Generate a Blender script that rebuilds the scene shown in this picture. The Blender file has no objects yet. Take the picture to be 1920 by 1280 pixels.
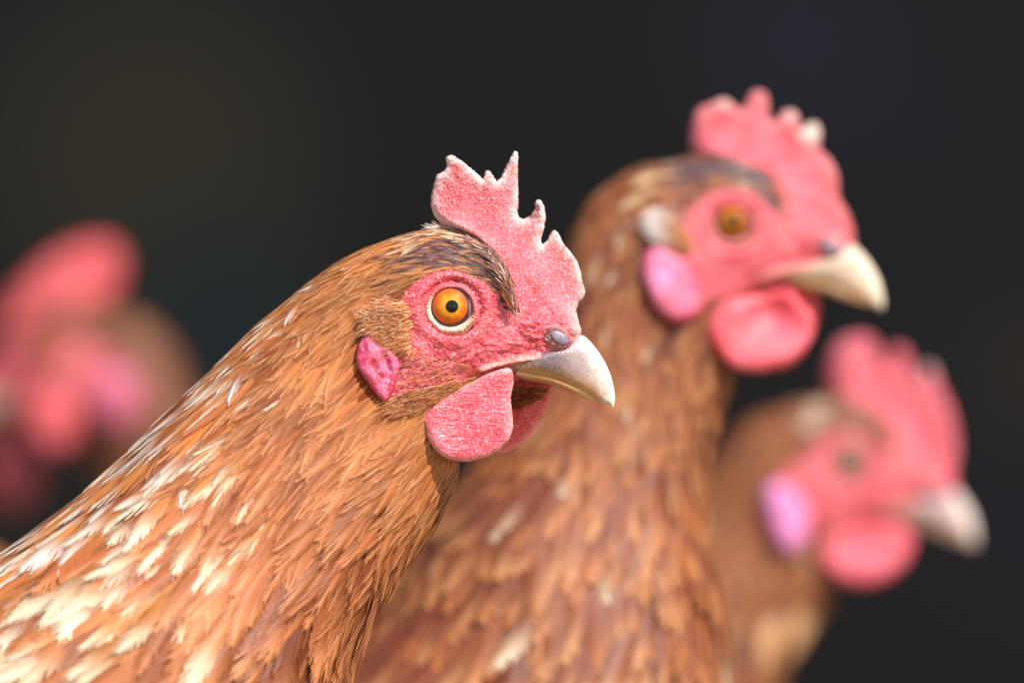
import bpy, math
import numpy as np
from mathutils import Vector
from mathutils.geometry import delaunay_2d_cdt

# ------------------------------------------------------------------ camera, light, exposure
D = 1.42                       # camera to the sharp hen (m)
K = 0.256 / 1920.0             # metres per photograph pixel in the plane of the sharp hen
scn = bpy.context.scene
cam_d = bpy.data.cameras.new('camera'); cam = bpy.data.objects.new('camera', cam_d)
scn.collection.objects.link(cam); scn.camera = cam
cam.location = (0, -D, 0); cam.rotation_euler = (math.radians(90), 0, 0)
cam_d.sensor_width = 36.0; cam_d.lens = 36.0 * D / 0.256; cam_d.clip_start = 0.02; cam_d.clip_end = 100
cam_d.dof.use_dof = True; cam_d.dof.focus_distance = D - 0.011; cam_d.dof.aperture_fstop = 4.7

SUN_EL, SUN_AZ = math.radians(50), math.radians(138)      # azimuth clockwise from +Y (away from the camera)
to_sun = Vector((math.sin(SUN_AZ) * math.cos(SUN_EL), math.cos(SUN_AZ) * math.cos(SUN_EL), math.sin(SUN_EL)))
world = bpy.data.worlds.new('World'); scn.world = world; world.use_nodes = True
wn = world.node_tree.nodes; wl = world.node_tree.links
sky = wn.new('ShaderNodeTexSky'); sky.sky_type = 'NISHITA'; sky.sun_disc = False
sky.sun_elevation = SUN_EL; sky.sun_rotation = SUN_AZ
wl.new(sky.outputs[0], wn['Background'].inputs[0]); wn['Background'].inputs[1].default_value = 0.14
sun_d = bpy.data.lights.new('sun', 'SUN'); sun_d.energy = 4.4; sun_d.angle = math.radians(0.6); sun_d.color = (1.0, 0.95, 0.87)
sun = bpy.data.objects.new('sun', sun_d); scn.collection.objects.link(sun)
sun.rotation_euler = (-to_sun).to_track_quat('-Z', 'Y').to_euler(); sun.location = to_sun * 3
scn.view_settings.view_transform = 'Standard'; scn.view_settings.look = 'None'
scn.view_settings.exposure = 0.48; scn.view_settings.gamma = 1.0; scn.view_settings.use_curve_mapping = False
scn.render.engine = 'CYCLES'
scn.cycles.use_denoising = True
scn.cycles.max_bounces = 6; scn.cycles.transparent_max_bounces = 8
scn.cycles.sample_clamp_indirect = 6.0
try: scn.cycles.denoiser = 'OPENIMAGEDENOISE'
except Exception: pass

rng = np.random.default_rng(7)
COL = scn.collection

# ------------------------------------------------------------------ materials
def new_mat(name):
    m = bpy.data.materials.new(name); m.use_nodes = True
    nt = m.node_tree; b = nt.nodes['Principled BSDF']
    return m, nt, b
def nd(nt, kind, **kw):
    n = nt.nodes.new(kind)
    for k, v in kw.items():
        if k.startswith('i_'): n.inputs[k[2:].replace('_', ' ')].default_value = v
        else: setattr(n, k, v)
    return n
def attr_col(nt): return nd(nt, 'ShaderNodeAttribute', attribute_name='Col')
def mixc(nt, a, b, fac, mode='MIX'):
    n = nt.nodes.new('ShaderNodeMix'); n.data_type = 'RGBA'; n.blend_type = mode
    for sock, v in ((n.inputs[0], fac), (n.inputs[6], a), (n.inputs[7], b)):
        if hasattr(v, 'is_output'): nt.links.new(v, sock)
        else: sock.default_value = v
    return n.outputs[2]
def ramp(nt, src, p0, p1):
    n = nd(nt, 'ShaderNodeMapRange'); n.interpolation_type = 'SMOOTHSTEP'
    n.inputs['From Min'].default_value = p0; n.inputs['From Max'].default_value = p1
    nt.links.new(src, n.inputs['Value']); return n.outputs['Result']

def mat_skin(name, cell=1500.0, bump=0.5, sss=0.18, speck=True, rough=0.36, wrinkle=None):
    m, nt, b = new_mat(name)
    co = nd(nt, 'ShaderNodeTexCoord').outputs['Object']
    a = attr_col(nt)
    wz = nd(nt, 'ShaderNodeTexNoise', i_Scale=cell * 0.45, i_Detail=2.0); nt.links.new(co, wz.inputs['Vector'])
    off = nt.nodes.new('ShaderNodeVectorMath'); off.operation = 'MULTIPLY_ADD'; nt.links.new(wz.outputs['Color'], off.inputs[0])
    off.inputs[1].default_value = (1.1 / cell,) * 3; nt.links.new(co, off.inputs[2]); cw = off.outputs[0]
    vor = nd(nt, 'ShaderNodeTexVoronoi', i_Scale=cell); nt.links.new(cw, vor.inputs['Vector']); vor.inputs['Randomness'].default_value = 1.0
    fine = nd(nt, 'ShaderNodeTexNoise', i_Scale=cell * 1.1, i_Detail=4.0, i_Roughness=0.65); nt.links.new(co, fine.inputs['Vector'])
    mot = nd(nt, 'ShaderNodeTexNoise', i_Scale=210.0, i_Detail=5.0, i_Roughness=0.65); nt.links.new(co, mot.inputs['Vector'])
    c = mixc(nt, a.outputs['Color'], (0.62, 0.045, 0.06, 1), mixf(nt, ramp(nt, mot.outputs[0], 0.45, 0.72), 0.75))
    c = mixc(nt, c, (0.96, 0.56, 0.52, 1), mixf(nt, ramp(nt, fine.outputs[0], 0.52, 0.68), 0.5))
    c = mixc(nt, c, (0.55, 0.03, 0.04, 1), mixf(nt, ramp(nt, fine.outputs[0], 0.48, 0.34), 0.45))
    if speck:
        v2 = nd(nt, 'ShaderNodeTexVoronoi', i_Scale=700.0); nt.links.new(cw, v2.inputs['Vector'])
        gate = nd(nt, 'ShaderNodeTexNoise', i_Scale=90.0, i_Detail=2.0); nt.links.new(co, gate.inputs['Vector'])
        f = nt.nodes.new('ShaderNodeMath'); f.operation = 'MULTIPLY'
        nt.links.new(ramp(nt, v2.outputs['Distance'], 0.17, 0.10), f.inputs[0])
        nt.links.new(ramp(nt, gate.outputs[0], 0.50, 0.62), f.inputs[1])
        c = mixc(nt, c, (0.95, 0.84, 0.8, 1), mixf(nt, f.outputs[0], 0.8))
    nt.links.new(c, b.inputs['Base Color'])
    hs = nt.nodes.new('ShaderNodeMath'); hs.operation = 'ADD'
    nt.links.new(mixf(nt, ramp(nt, vor.outputs['Distance'], 0.7, 0.0), 0.45), hs.inputs[0]); nt.links.new(mixf(nt, fine.outputs[0], 1.3), hs.inputs[1])
    hgt = hs.outputs[0]
    if wrinkle:
        mp = nd(nt, 'ShaderNodeMapping'); mp.inputs['Rotation'].default_value = (0, wrinkle[0], 0); mp.inputs['Scale'].default_value = (0.28, 1, 1)
        nt.links.new(co, mp.inputs['Vector'])
        wv = nd(nt, 'ShaderNodeTexNoise', i_Scale=wrinkle[1], i_Detail=3.0, i_Distortion=0.6); nt.links.new(mp.outputs[0], wv.inputs['Vector'])
        h2 = nt.nodes.new('ShaderNodeMath'); h2.operation = 'ADD'; nt.links.new(hgt, h2.inputs[0]); nt.links.new(mixf(nt, wv.outputs[0], wrinkle[2]), h2.inputs[1]); hgt = h2.outputs[0]
    bp = nd(nt, 'ShaderNodeBump'); bp.inputs['Strength'].default_value = bump; bp.inputs['Distance'].default_value = 0.0004
    nt.links.new(hgt, bp.inputs['Height']); nt.links.new(bp.outputs[0], b.inputs['Normal'])
    b.inputs['Roughness'].default_value = rough; b.inputs['Specular IOR Level'].default_value = 0.6
    b.inputs['Subsurface Weight'].default_value = sss; b.inputs['Subsurface Radius'].default_value = (1.0, 0.3, 0.22)
    b.inputs['Subsurface Scale'].default_value = 0.001
    return m
def mixf(nt, src, k):
    n = nt.nodes.new('ShaderNodeMath'); n.operation = 'MULTIPLY'; nt.links.new(src, n.inputs[0]); n.inputs[1].default_value = k
    return n.outputs[0]

def mat_feather():
    m, nt, b = new_mat('feather')
    a = attr_col(nt)
    nt.links.new(a.outputs['Color'], b.inputs['Base Color'])
    b.inputs['Roughness'].default_value = 0.48; b.inputs['Specular IOR Level'].default_value = 0.35
    tr = nd(nt, 'ShaderNodeBsdfTranslucent'); nt.links.new(a.outputs['Color'], tr.inputs['Color'])
    mx = nd(nt, 'ShaderNodeMixShader'); mx.inputs[0].default_value = 0.22
    nt.links.new(b.outputs[0], mx.inputs[1]); nt.links.new(tr.outputs[0], mx.inputs[2])
    nt.links.new(mx.outputs[0], nt.nodes['Material Output'].inputs['Surface'])
    return m
def mat_beak():
    m, nt, b = new_mat('beak_horn')
    co = nd(nt, 'ShaderNodeTexCoord').outputs['Object']; a = attr_col(nt)
    n1 = nd(nt, 'ShaderNodeTexNoise', i_Scale=2600.0, i_Detail=3.0); nt.links.new(co, n1.inputs['Vector'])
    c = mixc(nt, a.outputs['Color'], (0.95, 0.9, 0.84, 1), mixf(nt, ramp(nt, n1.outputs[0], 0.50, 0.75), 0.3))
    n2 = nd(nt, 'ShaderNodeTexNoise', i_Scale=200.0, i_Detail=3.0); nt.links.new(co, n2.inputs['Vector'])
    c = mixc(nt, c, (0.22, 0.11, 0.05, 1), mixf(nt, ramp(nt, n2.outputs[0], 0.55, 0.8), 0.3))
    nt.links.new(c, b.inputs['Base Color'])
    bp = nd(nt, 'ShaderNodeBump'); bp.inputs['Strength'].default_value = 0.35; bp.inputs['Distance'].default_value = 0.0004
    nt.links.new(n1.outputs[0], bp.inputs['Height']); nt.links.new(bp.outputs[0], b.inputs['Normal'])
    b.inputs['Roughness'].default_value = 0.27
    b.inputs['Subsurface Weight'].default_value = 0.15; b.inputs['Subsurface Radius'].default_value = (1.0, 0.6, 0.35)
    b.inputs['Subsurface Scale'].default_value = 0.0015
    return m
def mat_plain(name, rough=0.5, coat=0.0, spec=0.5):
    m, nt, b = new_mat(name)
    nt.links.new(attr_col(nt).outputs['Color'], b.inputs['Base Color'])
    b.inputs['Roughness'].default_value = rough; b.inputs['Specular IOR Level'].default_value = spec
    b.inputs['Coat Weight'].default_value = coat; b.inputs['Coat Roughness'].default_value = 0.02
    return m
def mat_wall():
    m, nt, b = new_mat('shade_dark_wall')
    co = nd(nt, 'ShaderNodeTexCoord').outputs['Object']
    n = nd(nt, 'ShaderNodeTexNoise', i_Scale=1.6, i_Detail=3.0); nt.links.new(co, n.inputs['Vector'])
    n2 = nd(nt, 'ShaderNodeTexNoise', i_Scale=1.1, i_Detail=2.0); nt.links.new(co, n2.inputs['Vector'])
    c = mixc(nt, (0.0108, 0.0106, 0.0108, 1), (0.020, 0.0175, 0.0125, 1), ramp(nt, n.outputs[0], 0.52, 0.72))  # near-black tones paint in the shade of an unlit barn interior
    c = mixc(nt, c, (0.0115, 0.0135, 0.019, 1), ramp(nt, n2.outputs[0], 0.55, 0.75))
    for cx, cz, rad, cc in ((-0.25, 0.13, 0.17, (0.021, 0.019, 0.0145, 1)), (-0.2, 0.02, 0.10, (0.011, 0.0155, 0.0165, 1)), (0.2, 0.21, 0.12, (0.0125, 0.0135, 0.0185, 1)), (0.36, -0.02, 0.07, (0.0175, 0.0145, 0.0125, 1))):
        vd = nt.nodes.new('ShaderNodeVectorMath'); vd.operation = 'DISTANCE'; nt.links.new(co, vd.inputs[0]); vd.inputs[1].default_value = (cx, 2.5, cz)
        c = mixc(nt, c, cc, ramp(nt, vd.outputs['Value'], rad, rad * 0.2))
    nt.links.new(c, b.inputs['Base Color']); b.inputs['Roughness'].default_value = 1.0; b.inputs['Specular IOR Level'].default_value = 0.0
    return m
def mat_ground():
    m, nt, b = new_mat('dry_earth')
    co = nd(nt, 'ShaderNodeTexCoord').outputs['Object']
    n = nd(nt, 'ShaderNodeTexNoise', i_Scale=14.0, i_Detail=8.0); nt.links.new(co, n.inputs['Vector'])
    c = mixc(nt, (0.16, 0.11, 0.065, 1), (0.34, 0.26, 0.16, 1), n.outputs[0])
    nt.links.new(c, b.inputs['Base Color']); b.inputs['Roughness'].default_value = 0.95
    bp = nd(nt, 'ShaderNodeBump'); bp.inputs['Distance'].default_value = 0.01; nt.links.new(n.outputs[0], bp.inputs['Height']); nt.links.new(bp.outputs[0], b.inputs['Normal'])
    return m

M_SKIN = mat_skin('red_skin', cell=1150.0, bump=0.75); M_COMB = mat_skin('comb_skin', cell=1300.0, bump=1.0, sss=0.2, rough=0.28)
M_WAT = mat_skin('wattle_skin', cell=1300.0, bump=0.42, sss=0.3, speck=False, rough=0.36, wrinkle=(-0.75, 1300.0, 2.6))
M_LOBE = mat_skin('earlobe_skin', cell=800.0, bump=0.6, sss=0.2, speck=False, rough=0.46)
M_FEATHER = mat_feather(); M_BEAK = mat_beak()
M_DOWN = mat_plain('down', 0.9, 0.0, 0.1); M_EYE = mat_plain('eye_gloss', 0.4, 0.7, 0.05); M_LID = mat_plain('eyelid_skin', 0.45); M_SCALE = mat_plain('leg_scale', 0.6)

# ------------------------------------------------------------------ mesh helpers
def make_mesh(name, co, faces, mat, parent, cols=None, smooth=True):
    me = bpy.data.meshes.new(name)
    co = np.ascontiguousarray(co, dtype=np.float32)
    if isinstance(faces, np.ndarray): groups = [faces]
    else: groups = faces
    me.vertices.add(len(co)); me.vertices.foreach_set('co', co.ravel())
    loops = np.concatenate([g.ravel() for g in groups]).astype(np.int32)
    tot = np.concatenate([np.full(len(g), g.shape[1], np.int32) for g in groups])
    start = np.concatenate([[0], np.cumsum(tot)[:-1]]).astype(np.int32)
    me.loops.add(len(loops)); me.loops.foreach_set('vertex_index', loops)
    me.polygons.add(len(tot)); me.polygons.foreach_set('loop_start', start)
    me.polygons.foreach_set('use_smooth', np.full(len(tot), smooth, bool))
    me.update(calc_edges=True)
    if cols is not None:
        at = me.color_attributes.new('Col', 'FLOAT_COLOR', 'POINT')
        c4 = np.ones((len(co), 4), np.float32); c4[:, :3] = cols
        at.data.foreach_set('color', c4.ravel())
    me.materials.append(mat)
    o = bpy.data.objects.new(name, me); COL.objects.link(o)
    if parent is not None: o.parent = parent
    return o

def vnoise(p, scale, seed=0):
    """value noise in [0,1], p (n,k)"""
    q = np.atleast_2d(p) * scale
    i = np.floor(q).astype(np.int64); f = q - i; f = f * f * (3 - 2 * f)
    k = q.shape[1]; out = np.zeros(len(q))
    primes = np.array([73856093, 19349663, 83492791][:k])
    for c in range(2 ** k):
        off = np.array([(c >> j) & 1 for j in range(k)])
        h = ((i + off) * primes).sum(1) + seed * 1013904223
        h = (h ^ (h >> 13)) * 1274126177; h = (h ^ (h >> 16)) & 0xFFFFFF
        out += np.prod(np.where(off, f, 1 - f), axis=1) * (h / float(0xFFFFFF))
    return out
def fbm(p, scale, seed=0, oct=3):
    s = 0; a = 0.5; t = 0
    for o in range(oct):
        s = s + a * vnoise(p, scale * 2 ** o, seed + o); t += a; a *= 0.5
    return s / t
def sstep(a, b, x):
    t = np.clip((x - a) / (b - a), 0, 1); return t * t * (3 - 2 * t)
def lerp(a, b, t):
    return a + (b - a) * t
def catmull(pts, n):
    """smooth curve through pts (m,k), n samples, chord-length spaced"""
    p = np.asarray(pts, float); m = len(p)
    d = np.concatenate([[0], np.cumsum(np.maximum(np.linalg.norm(np.diff(p[:, :2], axis=0), axis=1), 1e-3))])
    x = np.linspace(0, d[-1], n); i = np.clip(np.searchsorted(d, x, side='right') - 1, 0, m - 2)
    tg = np.zeros_like(p)
    for j in range(m):
        a, b = max(j - 1, 0), min(j + 1, m - 1); tg[j] = (p[b] - p[a]) / (d[b] - d[a])
    h = (d[i + 1] - d[i])[:, None]; t = ((x - d[i])[:, None]) / h
    return ((2*t**3-3*t**2+1)*p[i] + (t**3-2*t**2+t)*h*tg[i] + (-2*t**3+3*t**2)*p[i+1] + (t**3-t**2)*h*tg[i+1])
def smooth_poly(pts, step=4.0, soft=True):
    """closed outline resampled"""
    p = np.asarray(pts, float); q = np.vstack([p[-1:], p, p[:2]])
    out = []
    for i in range(1, len(p) + 1):
        a, b, c, d = q[i-1], q[i], q[i+1], q[i+2]
        n = max(1, int(np.linalg.norm(c - b) / step))
        for t in np.arange(n) / n:
            cr = 0.5 * ((2*b) + (-a+c)*t + (2*a-5*b+4*c-d)*t*t + (-a+3*b-3*c+d)*t**3)
            out.append(cr)
    return np.array(out)
def inside(poly, p):
    x, y = p[:, 0], p[:, 1]; r = np.zeros(len(p), bool); n = len(poly)
    for i in range(n):
        x1, y1 = poly[i]; x2, y2 = poly[(i + 1) % n]
        if y1 == y2: continue
        c = ((y1 > y) != (y2 > y)) & (x < (x2 - x1) * (y - y1) / (y2 - y1) + x1); r ^= c
    return r
def seg_dist(poly, p, closed=True):
    best = np.full(len(p), 1e9); n = len(poly)
    for i in range(n if closed else n - 1):
        a = poly[i]; b = poly[(i + 1) % n]; ab = b - a; L = max((ab**2).sum(), 1e-9)
        t = np.clip(((p - a) @ ab) / L, 0, 1); best = np.minimum(best, np.linalg.norm(p - (a + t[:, None] * ab), axis=1))
    return best
def lin(r, g, b):
    """sRGB 0-255 to linear"""
    c = np.array([r, g, b]) / 255.0
    return np.where(c <= 0.04045, c / 12.92, ((c + 0.055) / 1.055) ** 2.4)

# ------------------------------------------------------------------ the setting
GROUND_Z = -0.36
def sheet(name, co, mat):
    o = make_mesh(name, np.array(co), np.array([[0, 1, 2, 3]]), mat, None); o['kind'] = 'structure'; return o
sheet('ground', [(-6, -4, GROUND_Z), (6, -4, GROUND_Z), (6, 2.6, GROUND_Z), (-6, 2.6, GROUND_Z)], mat_ground())
w = sheet('wall', [(-6, 2.5, GROUND_Z - .02), (6, 2.5, GROUND_Z - .02), (6, 2.5, 3.2), (-6, 2.5, 3.2)], mat_wall())

# ------------------------------------------------------------------ hen builder
# Profile coordinates: px, py as measured on the hen's side view, w = towards the viewer (same unit).
HEAD = [  # top point, under point, half width, for the head template
    ((1086, 640), (1078, 662), 14), ((1078, 612), (1034, 690), 36), ((1040, 572), (975, 712), 56), ((985, 515), (925, 735), 80),
    ((915, 458), (885, 757), 98), ((835, 432), (862, 792), 112), ((745, 448), (848, 832), 120)]
EYE = np.array([848.0, 576.0])
FACE = np.array([(835, 380), (890, 445), (932, 475), (955, 520), (966, 592), (935, 548), (890, 520), (850, 508), (800, 515), (764, 545),
    (748, 575), (700, 585), (680, 640), (682, 700), (722, 745), (800, 735), (850, 722), (905, 712), (960, 735), (1000, 800), (1300, 800), (1300, 380)], float)

C = dict(rust=lin(152, 76, 37), orange=lin(194, 115, 59), tan=lin(208, 148, 96), cream=lin(238, 216, 180), peach=lin(222, 152, 104),
         dark=lin(92, 52, 48), deep=lin(112, 46, 24), gold=lin(214, 142, 60), white=lin(240, 232, 226), mauve=lin(150, 110, 112))

class Hen:
    def __init__(s, depth, scale, rot, eye, mirror, label, detail):
        s.d = depth; s.f = (D + depth) / D; s.sc = scale; s.rot = math.radians(rot); s.eye = np.array(eye, float)
        s.mir = mirror; s.detail = detail
        s.root = bpy.data.objects.new('hen', None); COL.objects.link(s.root); s.root.empty_display_size = 0.02
        s.root['label'] = label; s.root['category'] = 'hen'; s.root['group'] = 'brown hens in a row'
        s.set_root((0, 0, 0))
    def set_root(s, base_px):
        s.rootco = np.zeros(3); s.rootco = s.map(np.array([[base_px[0], base_px[1], 0.0]]))[0]; s.rootco[2] = GROUND_Z
        s.root.location = s.rootco
    def map(s, p):
        """profile px -> local metres"""
        k = K * s.f
        return np.stack([(p[:, 0] - 960) * k, s.d - p[:, 2] * k, (640 - p[:, 1]) * k], 1) - s.rootco
    def T(s, p):
        """head-template px -> this hen's px (n,2)"""
        q = (np.atleast_2d(np.asarray(p, float)) - EYE) * s.sc
        c, n = math.cos(s.rot), math.sin(s.rot); q = np.stack([q[:, 0] * c - q[:, 1] * n, q[:, 0] * n + q[:, 1] * c], 1)
        if s.mir: q[:, 0] *= -1
        return q + s.eye
    def Ti(s, p):
        q = np.atleast_2d(np.asarray(p, float)) - s.eye
        if s.mir: q = q * np.array([-1, 1])
        c, n = math.cos(-s.rot), math.sin(-s.rot); q = np.stack([q[:, 0] * c - q[:, 1] * n, q[:, 0] * n + q[:, 1] * c], 1)
        return q / s.sc + EYE
    # ---- body
    def loft(s, neck, NS, NF):
        rows = [np.concatenate([s.T(b)[0], s.T(f)[0], [w * s.sc]]) for b, f, w in HEAD] + [np.array([*b, *f, w], float) for b, f, w in neck]
        rows = np.array(rows)
        cen = (rows[:, :2] + rows[:, 2:4]) / 2
        r = catmull(np.hstack([cen, rows]), NS)
        B, F, W = r[:, 2:4], r[:, 4:6], np.maximum(r[:, 6], 0.5)
        cx = (B + F) / 2; ex = (B - F) / 2
        ph = np.linspace(0, 2 * np.pi, NF, endpoint=False)
        cs, sn = np.cos(ph), np.sin(ph); n = 2.25
        ca = np.sign(cs) * np.abs(cs) ** (2 / n); sa = np.sign(sn) * np.abs(sn) ** (2 / n)
        P = np.zeros((NS, NF, 3)); P[:, :, :2] = cx[:, None] + ex[:, None] * ca[None, :, None]; P[:, :, 2] = W[:, None] * sa[None]
        s.P = P; s.NS, s.NF = NS, NF
        ds = np.gradient(P, axis=0); dp = (np.roll(P, -1, 1) - np.roll(P, 1, 1)) / 2
        N = np.cross(ds, dp); N /= np.linalg.norm(N, axis=2, keepdims=True) + 1e-9
        cen3 = np.concatenate([cx, np.zeros((NS, 1))], 1)[:, None]
        if ((P - cen3) * N).sum() < 0: N = -N
        s.N = N; s.Es = np.linalg.norm(ds, axis=2) + 1e-6; s.Ep = np.linalg.norm(dp, axis=2) + 1e-6
        s.circ = s.Ep.sum(1); s.slen = np.concatenate([[0], np.cumsum(np.linalg.norm(np.diff(cx, axis=0), axis=1))])
    def look(s, A, si, fi):
        si = np.clip(si, 0, s.NS - 1.001); i0 = si.astype(int); u = si - i0
        f0 = np.floor(fi); v = fi - f0; f0 = f0.astype(int) % s.NF; f1 = (f0 + 1) % s.NF
        if A.ndim == 3: u = u[:, None]; v = v[:, None]
        return (A[i0, f0] * (1-u) + A[i0+1, f0] * u) * (1-v) + (A[i0, f1] * (1-u) + A[i0+1, f1] * u) * v
    def surf_w(s, p):
        """near-side surface depth and (s,phi) at px points"""
        half = s.NF // 2
        q = s.P[: s.head_end, 1:half]; flat = q.reshape(-1, 3); out = np.zeros(len(p))
        for a in range(0, len(p), 400):
            d2 = ((p[a:a+400, None, :2] - flat[None, :, :2]) ** 2).sum(2)
            idx = np.argpartition(d2, 4, axis=1)[:, :4]; dd = np.take_along_axis(d2, idx, 1) + 0.3
            out[a:a+400] = (flat[idx, 2] / dd).sum(1) / (1 / dd).sum(1)
        return out
    def build_body(s):
        P = s.P.copy(); flat = P.reshape(-1, 3); t = s.Ti(flat[:, :2]); k = s.sc
        pull = (flat[:, 2] / (120 * k)); side = np.sign(pull) * sstep(0.1, 0.5, np.abs(pull))
        tx, ty = t[:, 0], t[:, 1]
        r = np.hypot((tx - 848) / 1.05, ty - 578)
        headm = sstep(640, 700, tx) * (1 - sstep(780, 860, ty))
        dis = 7 * np.exp(-((r - 62) / 13) ** 2) - 6 * np.exp(-((r - 49) / 5) ** 2) - 34 * (1 - sstep(30, 42, r))
        dis += 5 * np.exp(-(((tx - 900) / 60) ** 2 + ((ty - 660) / 28) ** 2))
        dis += 5 * np.exp(-(((tx - 1000) / 50) ** 2 + ((ty - 610) / 22) ** 2)) - 4 * np.exp(-(seg_dist(np.array([(955, 600), (1000, 655), (940, 665)], float), t, False) / 9) ** 2)
        # gape fold
        gd = seg_dist(np.array([(899, 692), (925, 682), (965, 674), (1010, 668)], float), t, False)
        dis += 7 * np.exp(-(gd / 5) ** 2)
        gd2 = seg_dist(np.array([(905, 700), (940, 692), (990, 690)], float), t, False); dis -= 7 * np.exp(-(gd2 / 4) ** 2)
        if s.detail > 1:
            # wrinkles that circle the eye and run back from the beak, and papillae
            ang = np.arctan2(ty - 578, tx - 848)
            wr = fbm(np.stack([r * 1.0, ang * 40], 1), 1 / 9.0, 3) - 0.5
            wr2 = fbm(np.stack([(tx * 0.35 + ty * 0.0), (ty + 0.25 * tx)], 1), 1 / 6.0, 9) - 0.5
            m = np.exp(-((r - 75) / 40) ** 2)
            dis += 6.0 * wr * m + 3.8 * wr2 * (1 - m)
            pap = vnoise(np.stack([tx, ty], 1), 1 / 5.5, 21); pap2 = vnoise(np.stack([tx + 2.7, ty + 2.1], 1), 1 / 3.6, 22)
            dis += 3.0 * sstep(0.5, 0.95, pap) + 1.6 * pap2
        face = inside(FACE, t) & (tx > 640)
        dis = dis * np.where(face, headm, 0.25 * headm) * k
        flat += s.N.reshape(-1, 3) * (dis * np.abs(side))[:, None]
        # colour
        n1 = fbm(np.stack([tx, ty, np.abs(flat[:, 2])], 1), 1 / 40.0, 4)
        skin = lerp(lin(207, 68, 82), lin(229, 106, 115), sstep(0.3, 0.7, n1)[:, None])
        skin = lerp(skin, lin(190, 48, 58), (0.6 * np.exp(-((r - 50) / 4.5) ** 2))[:, None])
        skin = lerp(skin, lin(236, 176, 150), (np.exp(-(gd / 5) ** 2) * 0.8)[:, None])
        skin = lerp(skin, lin(235, 200, 190), (0.75 * np.exp(-(((tx - 1078) / 16) ** 2 + ((ty - 640) / 26) ** 2)))[:, None])
        skin = lerp(skin, lin(178, 40, 48), (0.35 * np.exp(-(((tx - 950) / 40) ** 2 + ((ty - 705) / 14) ** 2)))[:, None])
        under = np.broadcast_to(lerp(C['deep'], C['rust'], 0.4), skin.shape)  # dark brown paints shade into the gaps between feathers
        edge = np.where(face, sstep(0, 5, seg_dist(FACE, t)), 0)[:, None]
        col = lerp(under, skin, edge)
        NS, NF = s.NS, s.NF
        i = np.arange(NS - 1)[:, None] * NF; j = np.arange(NF)[None]; j2 = (j + 1) % NF
        quads = np.stack([i + j, i + j2, i + NF + j2, i + NF + j], 2).reshape(-1, 4)
        co = np.vstack([flat, P[0].mean(0)[None], P[-1].mean(0)[None]]); a, b = NS * NF, NS * NF + 1
        jj = np.arange(NF); tris = np.vstack([np.stack([np.full(NF, a), (jj+1) % NF, jj], 1), np.stack([np.full(NF, b), (NS-1)*NF + jj, (NS-1)*NF + (jj+1) % NF], 1)])
        col = np.vstack([col, col[:1], under[:1]])
        s.body = make_mesh('body', s.map(co), [quads, tris], M_SKIN, s.root, col)
        s.body.data.materials.append(M_DOWN)
        bare = (edge[:, 0] > 0.02)[quads].any(1); mi = np.ones(len(quads) + len(tris), np.int32); mi[: len(quads)] = np.where(bare, 0, 1)
        s.body.data.polygons.foreach_set('material_index', mi)
    # ---- flat fleshy organs (comb, wattles, ear lobes)
    def blade(s, name, outline, mat, wfun, thick, R, colfun, g=6.0, flare=None, rough=2.0, soft=True, parent=None, seed=0, wave=0.0, ridge=None, jag=0.0):
        ol = smooth_poly(outline, g * 0.6)
        if not soft:
            q = np.asarray(outline, float); q2 = np.roll(q, -1, 0); ol = np.vstack([a + (b - a) * (np.arange(k) / k)[:, None] for a, b, k in ((a, b, max(1, int(np.linalg.norm(b - a) / 2.4))) for a, b in zip(q, q2))])
            ol = 0.25 * np.roll(ol, 1, 0) + 0.5 * ol + 0.25 * np.roll(ol, -1, 0)
        if jag: ol = ol + (rng.random(ol.shape) - 0.5) * jag
        lo, hi = ol.min(0), ol.max(0)
        gx, gy = np.meshgrid(np.arange(lo[0], hi[0], g), np.arange(lo[1], hi[1], g * 0.866))
        gx[1::2] += g / 2
        pts = np.stack([gx.ravel(), gy.ravel()], 1) + (rng.random((gx.size, 2)) - 0.5) * g * 0.3
        pts = pts[inside(ol, pts)]; dd = seg_dist(ol, pts); pts = pts[dd > g * 0.35]
        nb = len(ol); allp = np.vstack([ol, pts])
        res = delaunay_2d_cdt([Vector(p) for p in allp], [(i, (i + 1) % nb) for i in range(nb)], [], 1, 1e-5)
        v = np.array([list(x) for x in res[0]]); f = np.array([list(x) for x in res[2] if len(x) == 3])
        d = seg_dist(ol, v); onb = d < 1e-3
        th = thick * np.sqrt(np.clip(1 - (1 - np.clip(d / R, 0, 1)) ** 2, 0, 1))
        if flare is not None:
            line, amt, rad = flare; fd = seg_dist(np.asarray(line, float), v, False); th = th + amt * np.exp(-(fd / rad) ** 2) * sstep(0, R, d)
        w0 = wfun(v) + wave * (fbm(v, 1 / 90.0, seed, 2) - 0.5) * 2
        bumpn = (fbm(v, 1 / 7.0, seed + 5, 2) - 0.5) * rough * sstep(0, R * 0.7, d)
        if ridge is not None: bumpn = bumpn + ridge(v) * sstep(0, R, d)
        n = len(v); map_back = np.arange(n) + n; map_back[onb] = np.where(onb)[0]
        top = np.column_stack([v, w0 + th + bumpn]); bot = np.column_stack([v, w0 - th - bumpn])
        co = np.vstack([top, bot]); faces = np.vstack([f, map_back[f[:, ::-1]]])
        col = colfun(v, d); cols = np.vstack([col, col])
        used = np.unique(faces); remap = np.zeros(len(co), int); remap[used] = np.arange(len(used))
        return make_mesh(name, s.map(co[used]), remap[faces], mat, parent or s.root, cols[used])
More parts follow.
